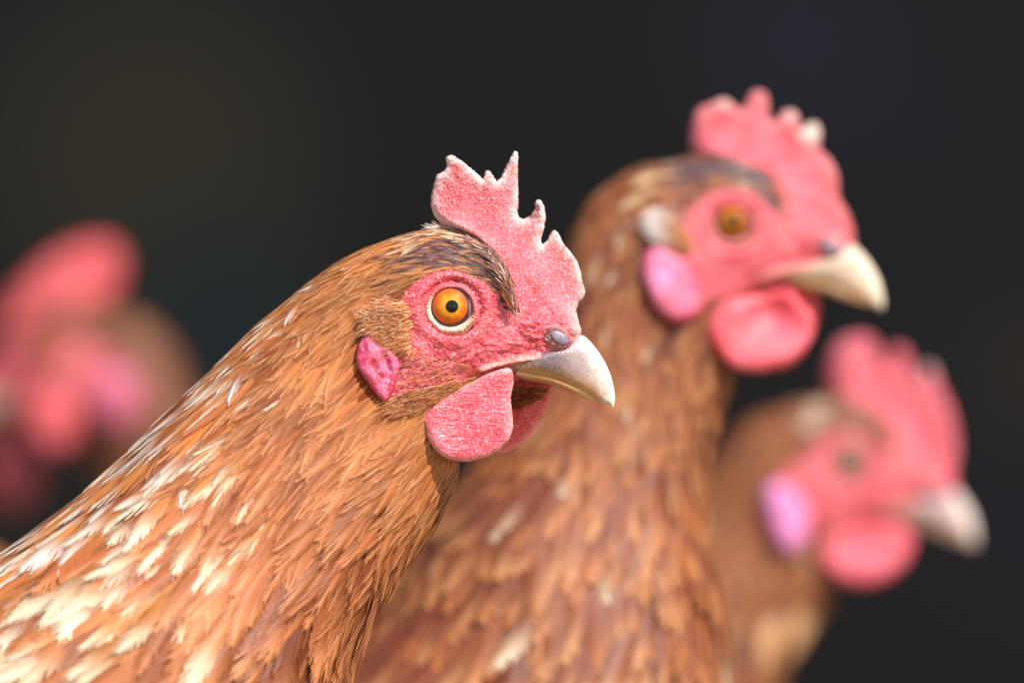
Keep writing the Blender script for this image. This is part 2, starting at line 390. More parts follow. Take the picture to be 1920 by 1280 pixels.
    # ---- lofted horn pieces from (top, under, half width) rows in template px
    def horn(s, name, rows, colfun, parent=None, n=28, m=28, mat=None, expo=2.0):
        r = np.array([np.concatenate([s.T(b)[0], s.T(f)[0], [w * s.sc]]) for b, f, w in rows])
        r = catmull(np.hstack([(r[:, :2] + r[:, 2:4]) / 2, r]), n)
        B, F, W = r[:, 2:4], r[:, 4:6], np.maximum(r[:, 6], 0.3)
        ph = np.linspace(0, 2 * np.pi, m, endpoint=False); cs, sn = np.cos(ph), np.sin(ph)
        ca = np.sign(cs) * np.abs(cs) ** (2 / expo); sa = np.sign(sn) * np.abs(sn) ** (2 / expo)
        P = np.zeros((n, m, 3)); P[:, :, :2] = ((B + F) / 2)[:, None] + ((B - F) / 2)[:, None] * ca[None, :, None]; P[:, :, 2] = W[:, None] * sa
        flat = P.reshape(-1, 3)
        i = np.arange(n - 1)[:, None] * m; j = np.arange(m)[None]; j2 = (j + 1) % m
        quads = np.stack([i + j, i + j2, i + m + j2, i + m + j], 2).reshape(-1, 4)
        co = np.vstack([flat, P[0].mean(0)[None], P[-1].mean(0)[None]]); jj = np.arange(m)
        tris = np.vstack([np.stack([np.full(m, n*m), (jj+1) % m, jj], 1), np.stack([np.full(m, n*m+1), (n-1)*m + jj, (n-1)*m + (jj+1) % m], 1)])
        col = colfun(s.Ti(co[:, :2]), co[:, 2])
        return make_mesh(name, s.map(co), [quads, tris], mat or M_BEAK, parent or s.root, col)
    def cap(s, name, cen, wc, R, axis, half, colfun, mat, parent, nr=14, nt=40, squash=1.0):
        """spherical cap about an axis, template px"""
        ax = np.array(axis, float); ax /= np.linalg.norm(ax); e1 = np.cross(ax, [0, 1, 0]); e1 /= np.linalg.norm(e1); e2 = np.cross(ax, e1)
        a = np.linspace(0, half, nr + 1)[1:]; th = np.linspace(0, 2 * np.pi, nt, endpoint=False)
        A, TH = np.meshgrid(a, th, indexing='ij')
        dirs = np.cos(A)[..., None] * ax + np.sin(A)[..., None] * (np.cos(TH)[..., None] * e1 + np.sin(TH)[..., None] * e2)
        dirs = np.vstack([ax[None], dirs.reshape(-1, 3)])
        p = np.array([cen[0], cen[1], 0.0]) + dirs * R
        loc = np.column_stack([s.T(p[:, :2]), (wc + dirs[:, 2] * R * squash) * s.sc])
        faces4 = []
        i = 1 + np.arange(nr - 1)[:, None] * nt; j = np.arange(nt)[None]; j2 = (j + 1) % nt
        quads = np.stack([i + j, i + j2, i + nt + j2, i + nt + j], 2).reshape(-1, 4); jj = np.arange(nt)
        tris = np.stack([np.zeros(nt, int), 1 + (jj + 1) % nt, 1 + jj], 1)
        rad = np.concatenate([[0], A.ravel()]); tha = np.concatenate([[0], TH.ravel()])
        return make_mesh(name, s.map(loc), [quads, tris], mat, parent, colfun(rad, tha, p))
    def build_eye(s, side=1, grey=False, dull=0.0):
        sw = s.surf_w(s.T(EYE))[0] / s.sc if side > 0 else s.surf_w(s.T(EYE))[0] / s.sc
        wc, R = (sw - 24) * side, 46.0
        iris_ax = (-0.09, -0.03, 1.0 * side) if side > 0 else (-0.09, -0.03, -1.0)
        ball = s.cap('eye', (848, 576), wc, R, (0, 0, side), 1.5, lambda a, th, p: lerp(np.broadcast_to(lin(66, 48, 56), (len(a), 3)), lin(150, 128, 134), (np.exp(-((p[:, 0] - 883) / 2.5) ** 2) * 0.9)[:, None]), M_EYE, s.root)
        def irc(a, th, p):
            x = a / 0.80
            n = fbm(np.stack([np.cos(th) * 9, np.sin(th) * 9, a * 3], 1), 1.0, 5)
            c = lerp(np.broadcast_to(lin(236, 160, 34), (len(a), 3)), lin(222, 98, 24), sstep(0.32, 0.8, x + 0.55 * (n - 0.5))[:, None])
            c = lerp(c, lin(70, 44, 36), sstep(0.93, 1.0, x)[:, None])
            return lerp(c, lin(128, 116, 104), 0.85) if grey else c * (1 - 0.45 * dull)
        s.cap('iris', (848, 576), wc, R * 1.012, iris_ax, 0.80, irc, M_EYE, ball, nr=20)
        s.cap('pupil', (848, 576), wc, R * 1.02, (0.02, -0.02, side), 0.255, lambda a, th, p: np.broadcast_to(np.array([0.004, 0.004, 0.005]), (len(a), 3)), M_EYE, ball, nr=5)
        # eyelid ring
        th = np.linspace(0, 2 * np.pi, 180, endpoint=False); c, n = np.cos(th), np.sin(th)
        inn = np.stack([848 + c * 37.5, 576 + n * 33 + 6 * np.clip(c, 0, 1) * (1 - np.abs(n))], 1)
        out = np.stack([848 + c * (51 + 1.5 * np.sin(th * 5)), 580 + n * np.where(n > 0, 51, 50) + 1.5 * np.sin(th * 7)], 1)
        prof = np.linspace(0, 1, 9); pts = []; ti = []; 
        for q in prof:
            pts.append(lerp(inn, out, q)); ti.append(np.full(180, q))
        pts = np.vstack(pts); q = np.concatenate(ti); tt = np.tile(th, 9)
        base = s.surf_w(s.T(pts)) / s.sc
        ww = sw + 4 + 8 * np.sin(np.pi * np.clip(q * 0.85 + 0.1, 0, 1)) - 5 * q + (1.0 * np.sin(tt * 58 + 3 * np.sin(tt * 9)) + 3.4 * (fbm(np.stack([np.cos(tt) * 7, np.sin(tt) * 7, q * 3], 1), 1.0, 92) - .5)) * np.sin(np.pi * q) - 6 * (1 - q) ** 3
        if side < 0: ww = ww
        i = np.arange(8)[:, None] * 180; j = np.arange(180)[None]; j2 = (j + 1) % 180
        quads = np.stack([i + j, i + j2, i + 180 + j2, i + 180 + j], 2).reshape(-1, 4)
        low = sstep(-0.5, 0.5, np.sin(tt) - 0.55 * np.cos(tt))
        col = lerp(np.broadcast_to(lin(222, 104, 106), (len(q), 3)), lin(238, 200, 172), low[:, None])
        col = col * (0.86 + 0.28 * fbm(np.stack([np.cos(tt) * 14, np.sin(tt) * 14, q * 5], 1), 1.0, 91))[:, None]
        col = lerp(col, lin(206, 120, 96), (0.7 * np.exp(-((q - 0.72) / 0.09) ** 2) * sstep(0.2, 0.9, np.sin(tt)))[:, None])
        col = lerp(col, lin(214, 92, 98), (sstep(0.45, 0.95, q + 0.18 * (fbm(np.stack([np.cos(tt) * 9, np.sin(tt) * 9], 1), 1.0, 93) - .5)) * 0.85 * (1 - 0.35 * low))[:, None])
        col = lerp(col, lin(214, 92, 98), dull * 0.75)
        make_mesh('eyelid', s.map(np.column_stack([s.T(pts), ww * s.sc * side])), quads, M_LID, ball, col)
    def build_beak(s, tint=None):
        def up(t, w):
            x, y = t[:, 0], t[:, 1]
            g = lerp(np.broadcast_to(lin(112, 92, 98), (len(t), 3)), lin(186, 160, 154), sstep(1030, 1105, x)[:, None])
            g = lerp(g, lin(252, 240, 222), sstep(1098, 1142, x - 0.25 * (y - 700) + 22 * (vnoise(np.stack([x, y * 1.0], 1), 1 / 9.0, 5) - .5))[:, None])
            edge = seg_dist(np.array([(925, 692), (985, 700), (1040, 712), (1085, 728), (1115, 742), (1130, 751)], float), t, False)
            g = lerp(g, lin(214, 150, 78), (0.95 * np.exp(-(edge / 17) ** 2) * (1 - sstep(1110, 1140, x)))[:, None])
            g = lerp(g, lin(96, 76, 74), (0.6 * np.exp(-((edge - 20) / 6) ** 2) * (1 - sstep(1020, 1080, x)))[:, None])
            g = lerp(g, lin(236, 206, 168), (1 - sstep(925, 965, x))[:, None])
            st = fbm(np.stack([(x * 0.85 + y * 0.4) * 0.12, (y * 0.9 - x * 0.42), w * 0.5], 1), 1 / 5.0, 15)
            g = g * (0.72 + 0.5 * st)[:, None]
            return g if tint is None else lerp(g, tint, 0.4)
        b = s.horn('beak', [((936, 676), (922, 690), 60), ((965, 668), (948, 699), 60), ((1012, 655), (988, 705), 57), ((1060, 638), (1040, 717), 50), ((1091, 628), (1084, 734), 41),
            ((1119, 655), (1112, 748), 31), ((1141, 693), (1130, 755), 21), ((1151, 727), (1141, 758), 11), ((1153, 750), (1147, 762), 5), ((1150, 764), (1148, 766), 1)], up, n=60, m=48, expo=2.5)
        def lo(t, w):
            x = t[:, 0]
            g = lerp(np.broadcast_to(lin(232, 190, 150), (len(t), 3)), lin(196, 140, 82), sstep(960, 1010, x)[:, None])
            g = lerp(g, lin(222, 180, 116), sstep(1060, 1110, x)[:, None])
            return g if tint is None else lerp(g, tint, 0.6)
        s.horn('lower_mandible', [((950, 684), (966, 706), 48), ((985, 690), (990, 714), 46), ((1030, 698), (1030, 722), 39), ((1070, 712), (1066, 736), 30), ((1100, 728), (1096, 747), 20), ((1122, 744), (1120, 754), 8)], lo, parent=b, n=30, m=30)
        if s.detail > 0:
            # nostril: cream rim, brown slit and the grey lid over it
            cen = np.array([1043.0, 633.0]); ang = math.radians(32); ax = np.array([math.cos(ang), math.sin(ang)]); ay = np.array([-ax[1], ax[0]])
            def pad(name, c, rx, ry, h, lift, col0, col1, parent, mat):
                nr, nt = 8, 36; pts = [c]; rr = [0.0]
                for i in range(1, nr + 1):
                    for t in np.linspace(0, 2*np.pi, nt, endpoint=False): pts.append(c + ax * rx * i/nr * math.cos(t) + ay * ry * i/nr * math.sin(t)); rr.append(i / nr)
                pts = np.array(pts); rr = np.array(rr)
                ww = s.surf_w(s.T(pts)) / s.sc; ww = lerp(ww, ww[0], 0.5) + lift + h * np.sqrt(np.clip(1 - rr ** 2, 0, 1)) - 9 * sstep(0.7, 1, rr)
                i = 1 + np.arange(nr - 1)[:, None] * nt; j = np.arange(nt)[None]; j2 = (j + 1) % nt
                quads = np.stack([i + j, i + j2, i + nt + j2, i + nt + j], 2).reshape(-1, 4); jj = np.arange(nt)
                tris = np.stack([np.zeros(nt, int), 1 + (jj+1) % nt, 1 + jj], 1)
                col = lerp(np.broadcast_to(col0, (len(rr), 3)), col1, sstep(0.6, 0.95, rr)[:, None])
                return make_mesh(name, s.map(np.column_stack([s.T(pts), ww * s.sc])), [quads, tris], mat, parent, col)
            pad('nostril', cen, 38, 25, 1, 8.5, lin(92, 46, 38), lin(226, 140, 134), b, M_SKIN)
            pad('nostril_lid', cen + ax * 6 - ay * 3, 25, 14.5, 8, 7.0, lin(140, 122, 140), lin(96, 60, 54), b, M_BEAK)
        return b

    # ---- plumage
    def feathers(s, spec, colfun, ntemp=6, nb_scale=1.0, n_parts=0, keep=None, lift_k=1.0, name='plumage', seed=1, facemask=True, tail_thin=1.0):
        """rows of overlapping feathers; spec(sl) -> length, width, exposed px at spine length sl"""
        R = np.random.default_rng(seed)
        roots = []
        sl = spec['start']; end = min(spec['end'], s.slen[-1] - 5)
        while sl < end:
            L = np.interp(sl, spec['x'], spec['L']); Wd = np.interp(sl, spec['x'], spec['W']); ex = np.interp(sl, spec['x'], spec['E'])
            si = np.interp(sl, s.slen, np.arange(s.NS)); c = np.interp(si, np.arange(s.NS), s.circ)
            n = int(c / (Wd * spec.get('pack', 0.5)))
            # equal arc spacing around the ring
            ep = s.Ep[int(round(si))]; cum = np.concatenate([[0], np.cumsum(ep)]); u = (np.arange(n) + R.random() + (R.random(n) - 0.5) * 0.9) / n * cum[-1]
            fi = np.interp(u % cum[-1], cum, np.arange(s.NF + 1))
            sj = si + (R.random(n) - 0.5) * 1.1 * ex / s.Es[np.clip(int(si), 0, s.NS-1)].mean()
            roots.append(np.column_stack([sj, fi, np.full(n, L), np.full(n, Wd), np.full(n, sl)]))
            sl += ex
        r = np.vstack(roots)
        p = s.look(s.P, r[:, 0], r[:, 1])
        if facemask:
            t = s.Ti(p[:, :2]); r = r[~inside(FACE, t)]; p = s.look(s.P, r[:, 0], r[:, 1])
        if keep is not None:
            k = keep(p, r); r = r[k]; p = p[k]
        n = len(r)
        r[:, 2] *= 0.75 + 0.5 * R.random(n); r[:, 3] *= 0.75 + 0.5 * R.random(n)
        ang = (fbm(p, 1 / 75.0, seed + 3, 2) - 0.5) * 0.75 + R.normal(0, 0.12, n)
        lift = lift_k * (0.022 * r[:, 2] * (0.5 + R.random(n)) + 1.2)
        upn = np.cos(2 * np.pi * r[:, 1] / s.NF); lift = lift * (1 + (2.2 + 3.0 * R.random(n)) * sstep(-0.2, -0.9, upn) * sstep(300 * s.sc, 520 * s.sc, r[:, 4])) + (0.03 * r[:, 2] * R.random(n) ** 3)
        base, tip, t0 = colfun(p, r, R)
        half_n = max(1, ntemp // 2); which = R.integers(0, half_n, n) + np.where(r[:, 4] > 720 * s.sc, ntemp - half_n, 0)
        out_co, out_col, out_q, out_t = [], [], [], []; off = 0
        fid = []
        for k in range(ntemp):
            idx = np.where(which == k)[0]
            if not len(idx): continue
            nb = max(3, int(round(spec['barbs'] * nb_scale)))
            tm = feather_template(nb, R, 0.42 if k < half_n else 0.27)
            m = len(tm['t'])
            L = r[idx, 2][:, None]; Wd = r[idx, 3][:, None]
            a = tm['t'][None] * L; b = tm['b'][None] * Wd * 0.5
            bend = (R.normal(0, 0.10, len(idx)))[:, None]
            b = b + bend * a * tm['t'][None]
            ca, sa = np.cos(ang[idx])[:, None], np.sin(ang[idx])[:, None]
            A = a * ca - b * sa; B = a * sa + b * ca
            es = s.look(s.Es, r[idx, 0], r[idx, 1])[:, None]
            si = r[idx, 0][:, None] + A / es
            ep = s.look(s.Ep, np.clip(si, 0, s.NS-1.01).mean(1), r[idx, 1])[:, None]
            fi = r[idx, 1][:, None] + B / ep
            pos = s.look(s.P, si.ravel(), fi.ravel()); nor = s.look(s.N, si.ravel(), fi.ravel())
            h = (1.0 + lift[idx][:, None] * tm['t'][None] ** 0.8 - 0.10 * Wd * tm['b'][None] ** 2 * (0.3 + tm['t'][None])
                 + tm['z'][None] * (0.05 * Wd) + R.normal(0, 1.0, len(idx))[:, None] * tm['t'][None] * 0.014 * L)
            pos = pos + nor * h.reshape(-1, 1)
            tt = np.clip((tm['t'][None] + 0.10 * (tm['r'][None] - 0.5)), 0, 1)
            mixv = sstep(t0[idx][:, None] - 0.2, t0[idx][:, None] + 0.2, tt)
            col = lerp(base[idx][:, None], tip[idx][:, None], mixv[..., None])
            col = col * (0.88 + 0.24 * tm['r'])[None, :, None]
            col = lerp(col, np.minimum(col * 1.35 + 0.03, 1), (np.exp(-(tm['b'] / 0.07) ** 2) * 0.35)[None, :, None])
            out_co.append(pos.reshape(-1, 3)); out_col.append(np.clip(col, 0, 1).reshape(-1, 3))
            o = off + np.arange(len(idx))[:, None, None] * m
            out_q.append((tm['quad'][None] + o).reshape(-1, 4)); out_t.append((tm['tri'][None] + o).reshape(-1, 3))
            for q, ii in enumerate(idx): fid.append((ii, off + q * m, m, tm))
            off += len(idx) * m
        co = np.vstack(out_co); cc = np.vstack(out_col); qd = np.vstack(out_q); tr = np.vstack(out_t)
        solo = set()
        if n_parts:
            f = [(r[ii, 3] * r[ii, 2], ii, o, m, tm) for ii, o, m, tm in fid
                 if -30 < p[ii, 0] < 1950 and p[ii, 1] < 1290 and p[ii, 2] > 0.25 * np.abs(s.P[int(r[ii, 0]), :, 2]).max()]
            f.sort(key=lambda x: -x[0])
            wm = s.map(co)
            for _, ii, o, m, tm in f[:n_parts]:
                make_mesh('feather', wm[o:o+m], [tm['quad'], tm['tri']], M_FEATHER, s.root, cc[o:o+m], smooth=False)
                solo.update(range(o, o + m))
        if solo:
            mask = np.ones(len(co), bool); mask[list(solo)] = False
            qd = qd[mask[qd[:, 0]]]; tr = tr[mask[tr[:, 0]]]
            rem = np.cumsum(mask) - 1; co = co[mask]; cc = cc[mask]; qd = rem[qd]; tr = rem[tr]
        o = make_mesh(name, s.map(co), [qd, tr], M_FEATHER, s.root, cc, smooth=False)
        o['kind'] = 'stuff'
        return o
    def hairs(s, name, roots, dirs, length, width, cols, lift=6.0, curl=0.3, seg=4, seed=3, wbase=None):
        """loose hair-like feathers: roots (n,2) px on the near side, dirs (n,2)"""
        R = np.random.default_rng(seed); n = len(roots)
        d = dirs / np.linalg.norm(dirs, axis=1, keepdims=True); pr = np.stack([-d[:, 1], d[:, 0]], 1)
        bend = R.normal(0, curl, n)
        t = np.linspace(0, 1, seg + 1)
        pos = roots[:, None] + d[:, None] * (length[:, None] * t)[..., None] + pr[:, None] * (bend[:, None] * length[:, None] * t ** 2)[..., None]
        if wbase is None: wb = s.surf_w(pos.reshape(-1, 2)).reshape(n, seg + 1)
        else: wb = wbase(pos.reshape(-1, 2)).reshape(n, seg + 1)
        wb = wb + 0.5 + lift * (t ** 0.7) * (0.4 + 1.2 * R.random(n))[:, None]
        hw = (width[:, None] * (1 - 0.8 * t)) * 0.5
        l = np.concatenate([pos + pr[:, None] * hw[..., None], wb[..., None]], 2); rr = np.concatenate([pos - pr[:, None] * hw[..., None], (wb + 0.5)[..., None]], 2)
        co = np.stack([l, rr], 2).reshape(-1, 3)
        k = np.arange(seg) * 2; q = np.stack([k, k + 1, k + 3, k + 2], 1)
        quads = (q[None] + (np.arange(n) * (seg + 1) * 2)[:, None, None]).reshape(-1, 4)
        c = np.repeat(cols, (seg + 1) * 2, axis=0)
        o = make_mesh(name, s.map(co), quads, M_FEATHER, s.root, c); o['kind'] = 'stuff'; return o
    def legs(s, hip, ground_dy=0):
        for sd in (1, -1):
            h = s.map(np.array([[hip[0], hip[1], 150 * sd]]))[0]; foot = h.copy(); foot[2] = 0.008; foot[0] += 0.012
            paths = [[(h, .014), (lerp(h, foot, .45) + np.array([-.012, 0, 0]), .0065), (foot, .0055)]]
            for a, l in ((-.5, .045), (0, .055), (.5, .045), (math.pi, .02)):
                sg = 1
                if s.mir: a = math.pi - a
                e = foot + np.array([math.cos(a) * l, math.sin(a) * l, -.005]); paths.append([(foot, .005), (lerp(foot, e, .5) + np.array([0, 0, .003]), .0042), (e, .0015)])
            co, fc = [], []
            for path in paths:
                P = np.array([q for q, _ in path]); rad = np.array([x for _, x in path]); b0 = len(co)
                tg = P[-1] - P[0]; tg /= np.linalg.norm(tg); e1 = np.cross(tg, [0.3, 0.9, 0.31]); e1 /= np.linalg.norm(e1); e2 = np.cross(tg, e1)
                for q, x in zip(P, rad):
                    for t in range(8): co.append(q + x * (math.cos(t * .7854) * e1 + math.sin(t * .7854) * e2))
                for i in range(len(P) - 1):
                    for t in range(8): fc.append([b0 + i*8 + t, b0 + i*8 + (t+1) % 8, b0 + i*8 + 8 + (t+1) % 8, b0 + i*8 + 8 + t])
            make_mesh('leg', np.array(co), np.array(fc), M_SCALE, s.root, np.broadcast_to(lin(214, 176, 96), (len(co), 3)))

def feather_template(nb, R, sweep=0.40):
    """one connected vane: barbs on both sides of a shaft; t along 0..1, b across -1..1"""
    t, b, z, rr, quad, tri = [], [], [], [], [], []
    def hw(x): return np.sin(np.pi * np.clip(x, 0, 1) ** 0.85) ** 0.6
    nodes = np.linspace(0.0, 0.90, nb + 2)
    for x in nodes: t.append(x); b.append(0.0); z.append(0.35); rr.append(0.55)
    dl = nodes[1]; split = R.random(2) * 0.7 + 0.2
    for side in (-1, 1):
        ph = R.random() * 6.28; fr = 3 + 4 * R.random(); q = R.random()
        for i in range(nb):
            tr = nodes[i + 1]; sw = sweep * (1 - 0.45 * tr)
            jit = R.normal(0, 0.018) + (0.04 * (R.random() - .5) if np.min(np.abs(split - tr)) < 0.05 else 0)
            te = min(tr + sw + jit, 0.985 + 0.03 * R.random()); be = hw(min(te, 0.975)) * side * (0.9 + 0.16 * R.random())
            tm = lerp(tr, te, 0.42); bm = be * 0.62; d = dl * 0.8; o = len(t)
            q = 0.45 * q + 0.55 * R.random()
            zz = 0.22 * math.sin(ph + fr * tr * 6) + R.normal(0, 0.10)
            t += [tm - d * 0.9, tm + d * 0.9, te - d * .45, te + d * .3]; b += [bm, bm, be, be * 0.97]
            z += [zz * 0.5, zz * 0.5 + 0.08, zz - 0.05, zz + 0.05]; rr += [q] * 4
            quad += [[i, i + 2, o + 1, o], [o, o + 1, o + 3, o + 2]]
    o = len(t); t += [0.0, 0.94, 0.94]; b += [0.04, 0.02, -0.02]; z += [0.7, 0.5, 0.5]; rr += [0.8] * 3
    quad += [[0, o, o + 1, o + 2]]; tri += [[nb + 1, o + 2, o + 1]]
    return dict(t=np.array(t), b=np.array(b), z=np.array(z), r=np.array(rr), quad=np.array(quad), tri=np.array(tri))

# colours of fleshy parts
def comb_col(pale=0.8, wid=9.0, tips=None, scab=None, base=(227, 98, 112), deep=(212, 64, 80), tipcol=(250, 226, 212)):
    def f(v, d):
        n = fbm(v, 1 / 45.0, 31)
        c = lerp(np.broadcast_to(lin(*deep), (len(v), 3)), lin(*base), sstep(0.3, 0.65, n)[:, None])
        e = (np.exp(-(d / wid) ** 1.2) + 0.14 * np.exp(-d / 38)) * pale * (0.6 + 0.6 * fbm(v, 1 / 14.0, 17))
        if tips is not None:
            for (x, y, r, k) in tips: e = np.maximum(e, k * np.exp(-(((v[:, 0]-x)**2 + (v[:, 1]-y)**2) / r**2)))
        c = lerp(c, lin(*tipcol), np.clip(e, 0, 1)[:, None])
        if scab is not None:
            for (x, y, rx, ry, k) in scab: c = lerp(c, lin(70, 52, 66), (k * np.exp(-(((v[:, 0]-x)/rx)**2 + ((v[:, 1]-y)/ry)**2) ** 2))[:, None])
        return c
    return f
def plain_col(a, b, edge=None, ew=8.0, sc=30.0):
    def f(v, d):
        n = fbm(v, 1 / sc, 41); c = lerp(np.broadcast_to(lin(*a), (len(v), 3)), lin(*b), sstep(0.3, 0.7, n)[:, None])
        if edge is not None: c = lerp(c, lin(*edge), (np.exp(-d / ew) * 0.8)[:, None])
        return c
    return f

# ------------------------------------------------------------------ hen 1: the sharp one
h = Hen(0.0, 1.0, 0.0, EYE, False, 'sharp brown hen with orange eye and jagged pink comb, cream-flecked neck stretched forward', 2)
h.set_root((-420, 1900))
neck = [((645, 490), (856, 874), 124), ((545, 562), (845, 918), 134), ((450, 648), (806, 980), 156), ((345, 752), (750, 1045), 190), ((222, 872), (700, 1120), 232),
        ((110, 970), (650, 1205), 285), ((-40, 1078), (615, 1310), 345), ((-230, 1185), (570, 1470), 405), ((-480, 1275), (470, 1680), 450), ((-760, 1310), (250, 1850), 470),
        ((-1050, 1270), (-150, 1900), 430), ((-1300, 1180), (-700, 1800), 330), ((-1500, 1080), (-1180, 1560), 200), ((-1640, 1000), (-1500, 1250), 70)]
h.loft(neck, 640, 360)
h.head_end = int(np.searchsorted(h.slen, 520))
h.build_body(); h.build_eye(1); h.build_eye(-1); h.build_beak()

comb1 = [(808, 372), (812, 350), (819, 328), (836, 319), (838, 306), (834, 296), (842, 290), (852, 293), (870, 305), (890, 322), (906, 337), (909, 326), (911, 318), (918, 320), (925, 330), (931, 341), (940, 334),
         (946, 318), (955, 300), (962, 286), (969, 283), (972, 290), (971, 318), (971, 350), (972, 378), (970, 400), (973, 409), (985, 410), (996, 403), (1002, 393), (1003, 381), (1008, 373), (1015, 376), (1022, 392),
         (1023, 412), (1019, 432), (1014, 450), (1016, 459), (1026, 451), (1032, 438), (1039, 430), (1046, 436), (1055, 455), (1070, 472), (1082, 490), (1089, 510), (1092, 530), (1098, 546), (1094, 558), (1083, 570), (1080, 585), (1085, 602), (1091, 622),
         (1080, 640), (1040, 640), (990, 600), (955, 540), (925, 490), (890, 455), (855, 434), (832, 424), (815, 406), (808, 388)]
h.blade('comb', comb1, M_COMB, lambda v: 8 * np.sin((v[:, 0] - 800) / 55.0) * sstep(520, 380, v[:, 1]), 8.5, 13, comb_col(1.15, 9.0, tips=[(842, 296, 16, .8), (966, 300, 26, .75), (1013, 380, 14, .9), (1042, 440, 14, .7), (1072, 480, 20, .6), (1090, 545, 14, .6), (1085, 610, 18, .6)],
        scab=[(1008, 391, 6, 10, .95), (1000, 406, 12, 6, .9), (957, 307, 6, 5, .4)]), g=4.2, flare=([(1075, 625), (1030, 590), (975, 520), (920, 468), (860, 438)], 34, 44), rough=3.2, wave=7.0, seed=3, jag=1.7, soft=False)
wat1 = [(955, 690), (963, 715), (958, 745), (961, 780), (961, 805), (948, 830), (922, 850), (888, 861), (860, 862), (828, 850), (808, 826), (798, 800), (793, 782), (806, 760), (838, 737), (880, 718), (915, 700)]
def wat_ridge(v):
    return 1.6 * (fbm(np.stack([(v[:, 0] * 0.8 + v[:, 1] * 0.6), (v[:, 1] * 0.8 - 0.6 * v[:, 0]) * 0.3], 1), 1 / 9.0, 77) - 0.5)
pw = plain_col((210, 58, 76), (228, 98, 112), (246, 192, 188), 5.0)
h.blade('wattle', wat1, M_WAT, lambda v: 88 + 22 * sstep(700, 860, v[:, 1]) - 3 * ((v[:, 0] - 878) / 85) ** 2 + 10 * sstep(880, 800, v[:, 0]), 11, 16, pw, g=4.5, rough=0.6, wave=5, ridge=wat_ridge, seed=8, jag=0.8)
wat2 = [(1036, 722), (1035, 745), (1024, 775), (1004, 805), (980, 832), (952, 848), (930, 851), (915, 835), (910, 790), (925, 740), (970, 715), (1010, 712)]
h.blade('wattle', wat2, M_WAT, lambda v: -48 - 18 * sstep(720, 850, v[:, 1]), 9, 14, plain_col((226, 58, 56), (236, 92, 88), (246, 180, 170), 5.0), g=5.5, rough=2, wave=4, seed=12)  # warmer red puts light passing through the skin into the colour
lobe1 = [(692, 626), (712, 640), (738, 655), (752, 680), (748, 705), (742, 728), (732, 746), (722, 750), (706, 735), (690, 712), (676, 690), (671, 668), (676, 645)]
def on_surf(hen, add, x0=None):
    return lambda v: hen.surf_w(v) + add
lobe_ridge = lambda v: 9 * (fbm(np.stack([v[:, 0] * 1.0, v[:, 1] * 0.45], 1), 1 / 11.0, 55, 2) - 0.5) - 9 * np.exp(-(seg_dist(np.array([(722, 665), (735, 700), (728, 738)], float), v, False) / 5) ** 2)
for sd in (1, -1):
    h.blade('earlobe', lobe1, M_LOBE, (lambda v: h.surf_w(v) + 9) if sd > 0 else (lambda v: -h.surf_w(v) - 9), 11, 20, plain_col((186, 30, 74), (226, 108, 150), (214, 62, 92), 6.0, 15.0), g=4.5, rough=2, ridge=lobe_ridge, seed=20)

def main_cols(p, r, R):
    n = len(p); x, y, w = p[:, 0], p[:, 1], p[:, 2]; sl = r[:, 4]
    n1 = fbm(p, 1 / 55.0, 61); n2 = fbm(p, 1 / 22.0, 62); q = R.random(n)
    base = lerp(np.broadcast_to(C['rust'], (n, 3)), C['orange'], np.clip(sstep(0.25, 0.7, n1) * 0.75 + 0.5 * (q - 0.4), 0, 1)[:, None])
    up = np.cos(2 * np.pi * r[:, 1] / h.NF)          # 1 on the nape, -1 on the throat
    tip = lerp(np.broadcast_to(C['orange'], (n, 3)), C['peach'], np.clip(0.2 + 0.7 * q, 0, 1)[:, None])
    # crown: tan and gold
    crown = 1 - sstep(330, 620, sl); base = lerp(base, C['gold'] * 0.8, (crown * 0.45 * q)[:, None]); tip = lerp(tip, C['tan'], (crown * 0.7)[:, None])
    # chest: deep rust with peach rims
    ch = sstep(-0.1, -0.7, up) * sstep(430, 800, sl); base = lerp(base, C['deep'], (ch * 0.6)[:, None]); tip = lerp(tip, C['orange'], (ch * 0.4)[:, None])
    # cream tips on the lower neck and back
    cr = sstep(560, 1000, sl + 310 * up + 120 * (n1 - 0.5)) * sstep(-0.55, 0.15, up)
    pick = R.random(n) < cr * (0.5 + 0.45 * sstep(0.4, 0.6, n2))
    tip = np.where(pick[:, None], lerp(np.broadcast_to(C['cream'], (n, 3)), C['white'], (sstep(0.2, 1, up) * R.random(n))[:, None]) * (0.8 + 0.22 * R.random((n, 1))), tip)
    base = np.where((pick & (R.random(n) < 0.5))[:, None], lerp(base, C['gold'], 0.35), base)
    # brow: dark purple brown streaked with cream
    arc = np.array([(964, 585), (950, 535), (922, 505), (880, 482), (830, 472), (780, 482), (745, 505)], float)
    ad = seg_dist(arc, p[:, :2], False); br = np.exp(-(ad / 21) ** 2) * (np.abs(w) > 18) * sstep(735, 800, x)
    dk = R.random(n) < br * 0.95
    base = np.where(dk[:, None], lerp(C['dark'], C['mauve'], (R.random(n) * 0.5)[:, None]), base); tip = np.where(dk[:, None], lerp(C['dark'], C['tan'], (R.random(n) ** 3)[:, None]), tip)
    cs = (np.exp(-(seg_dist(np.array([(925, 478), (885, 452), (835, 442), (780, 450)], float), p[:, :2], False) / 12) ** 2) > R.random(n) * 1.5)
    tip = np.where(cs[:, None], C['cream'], tip); base = np.where((cs & (q > .5))[:, None], C['tan'], base)
    shade = (0.72 + 0.42 * sstep(0.25, 0.75, fbm(p, 1 / 60.0, 66))) * (0.78 + 0.4 * R.random(n)); base = base * shade[:, None]; tip = np.where(pick[:, None], tip, tip * (0.5 + 0.5 * shade)[:, None])
    t0 = 0.55 + 0.25 * R.random(n)
    t0 = np.where(pick, 0.52 + 0.3 * R.random(n), t0)
    return base, tip, t0
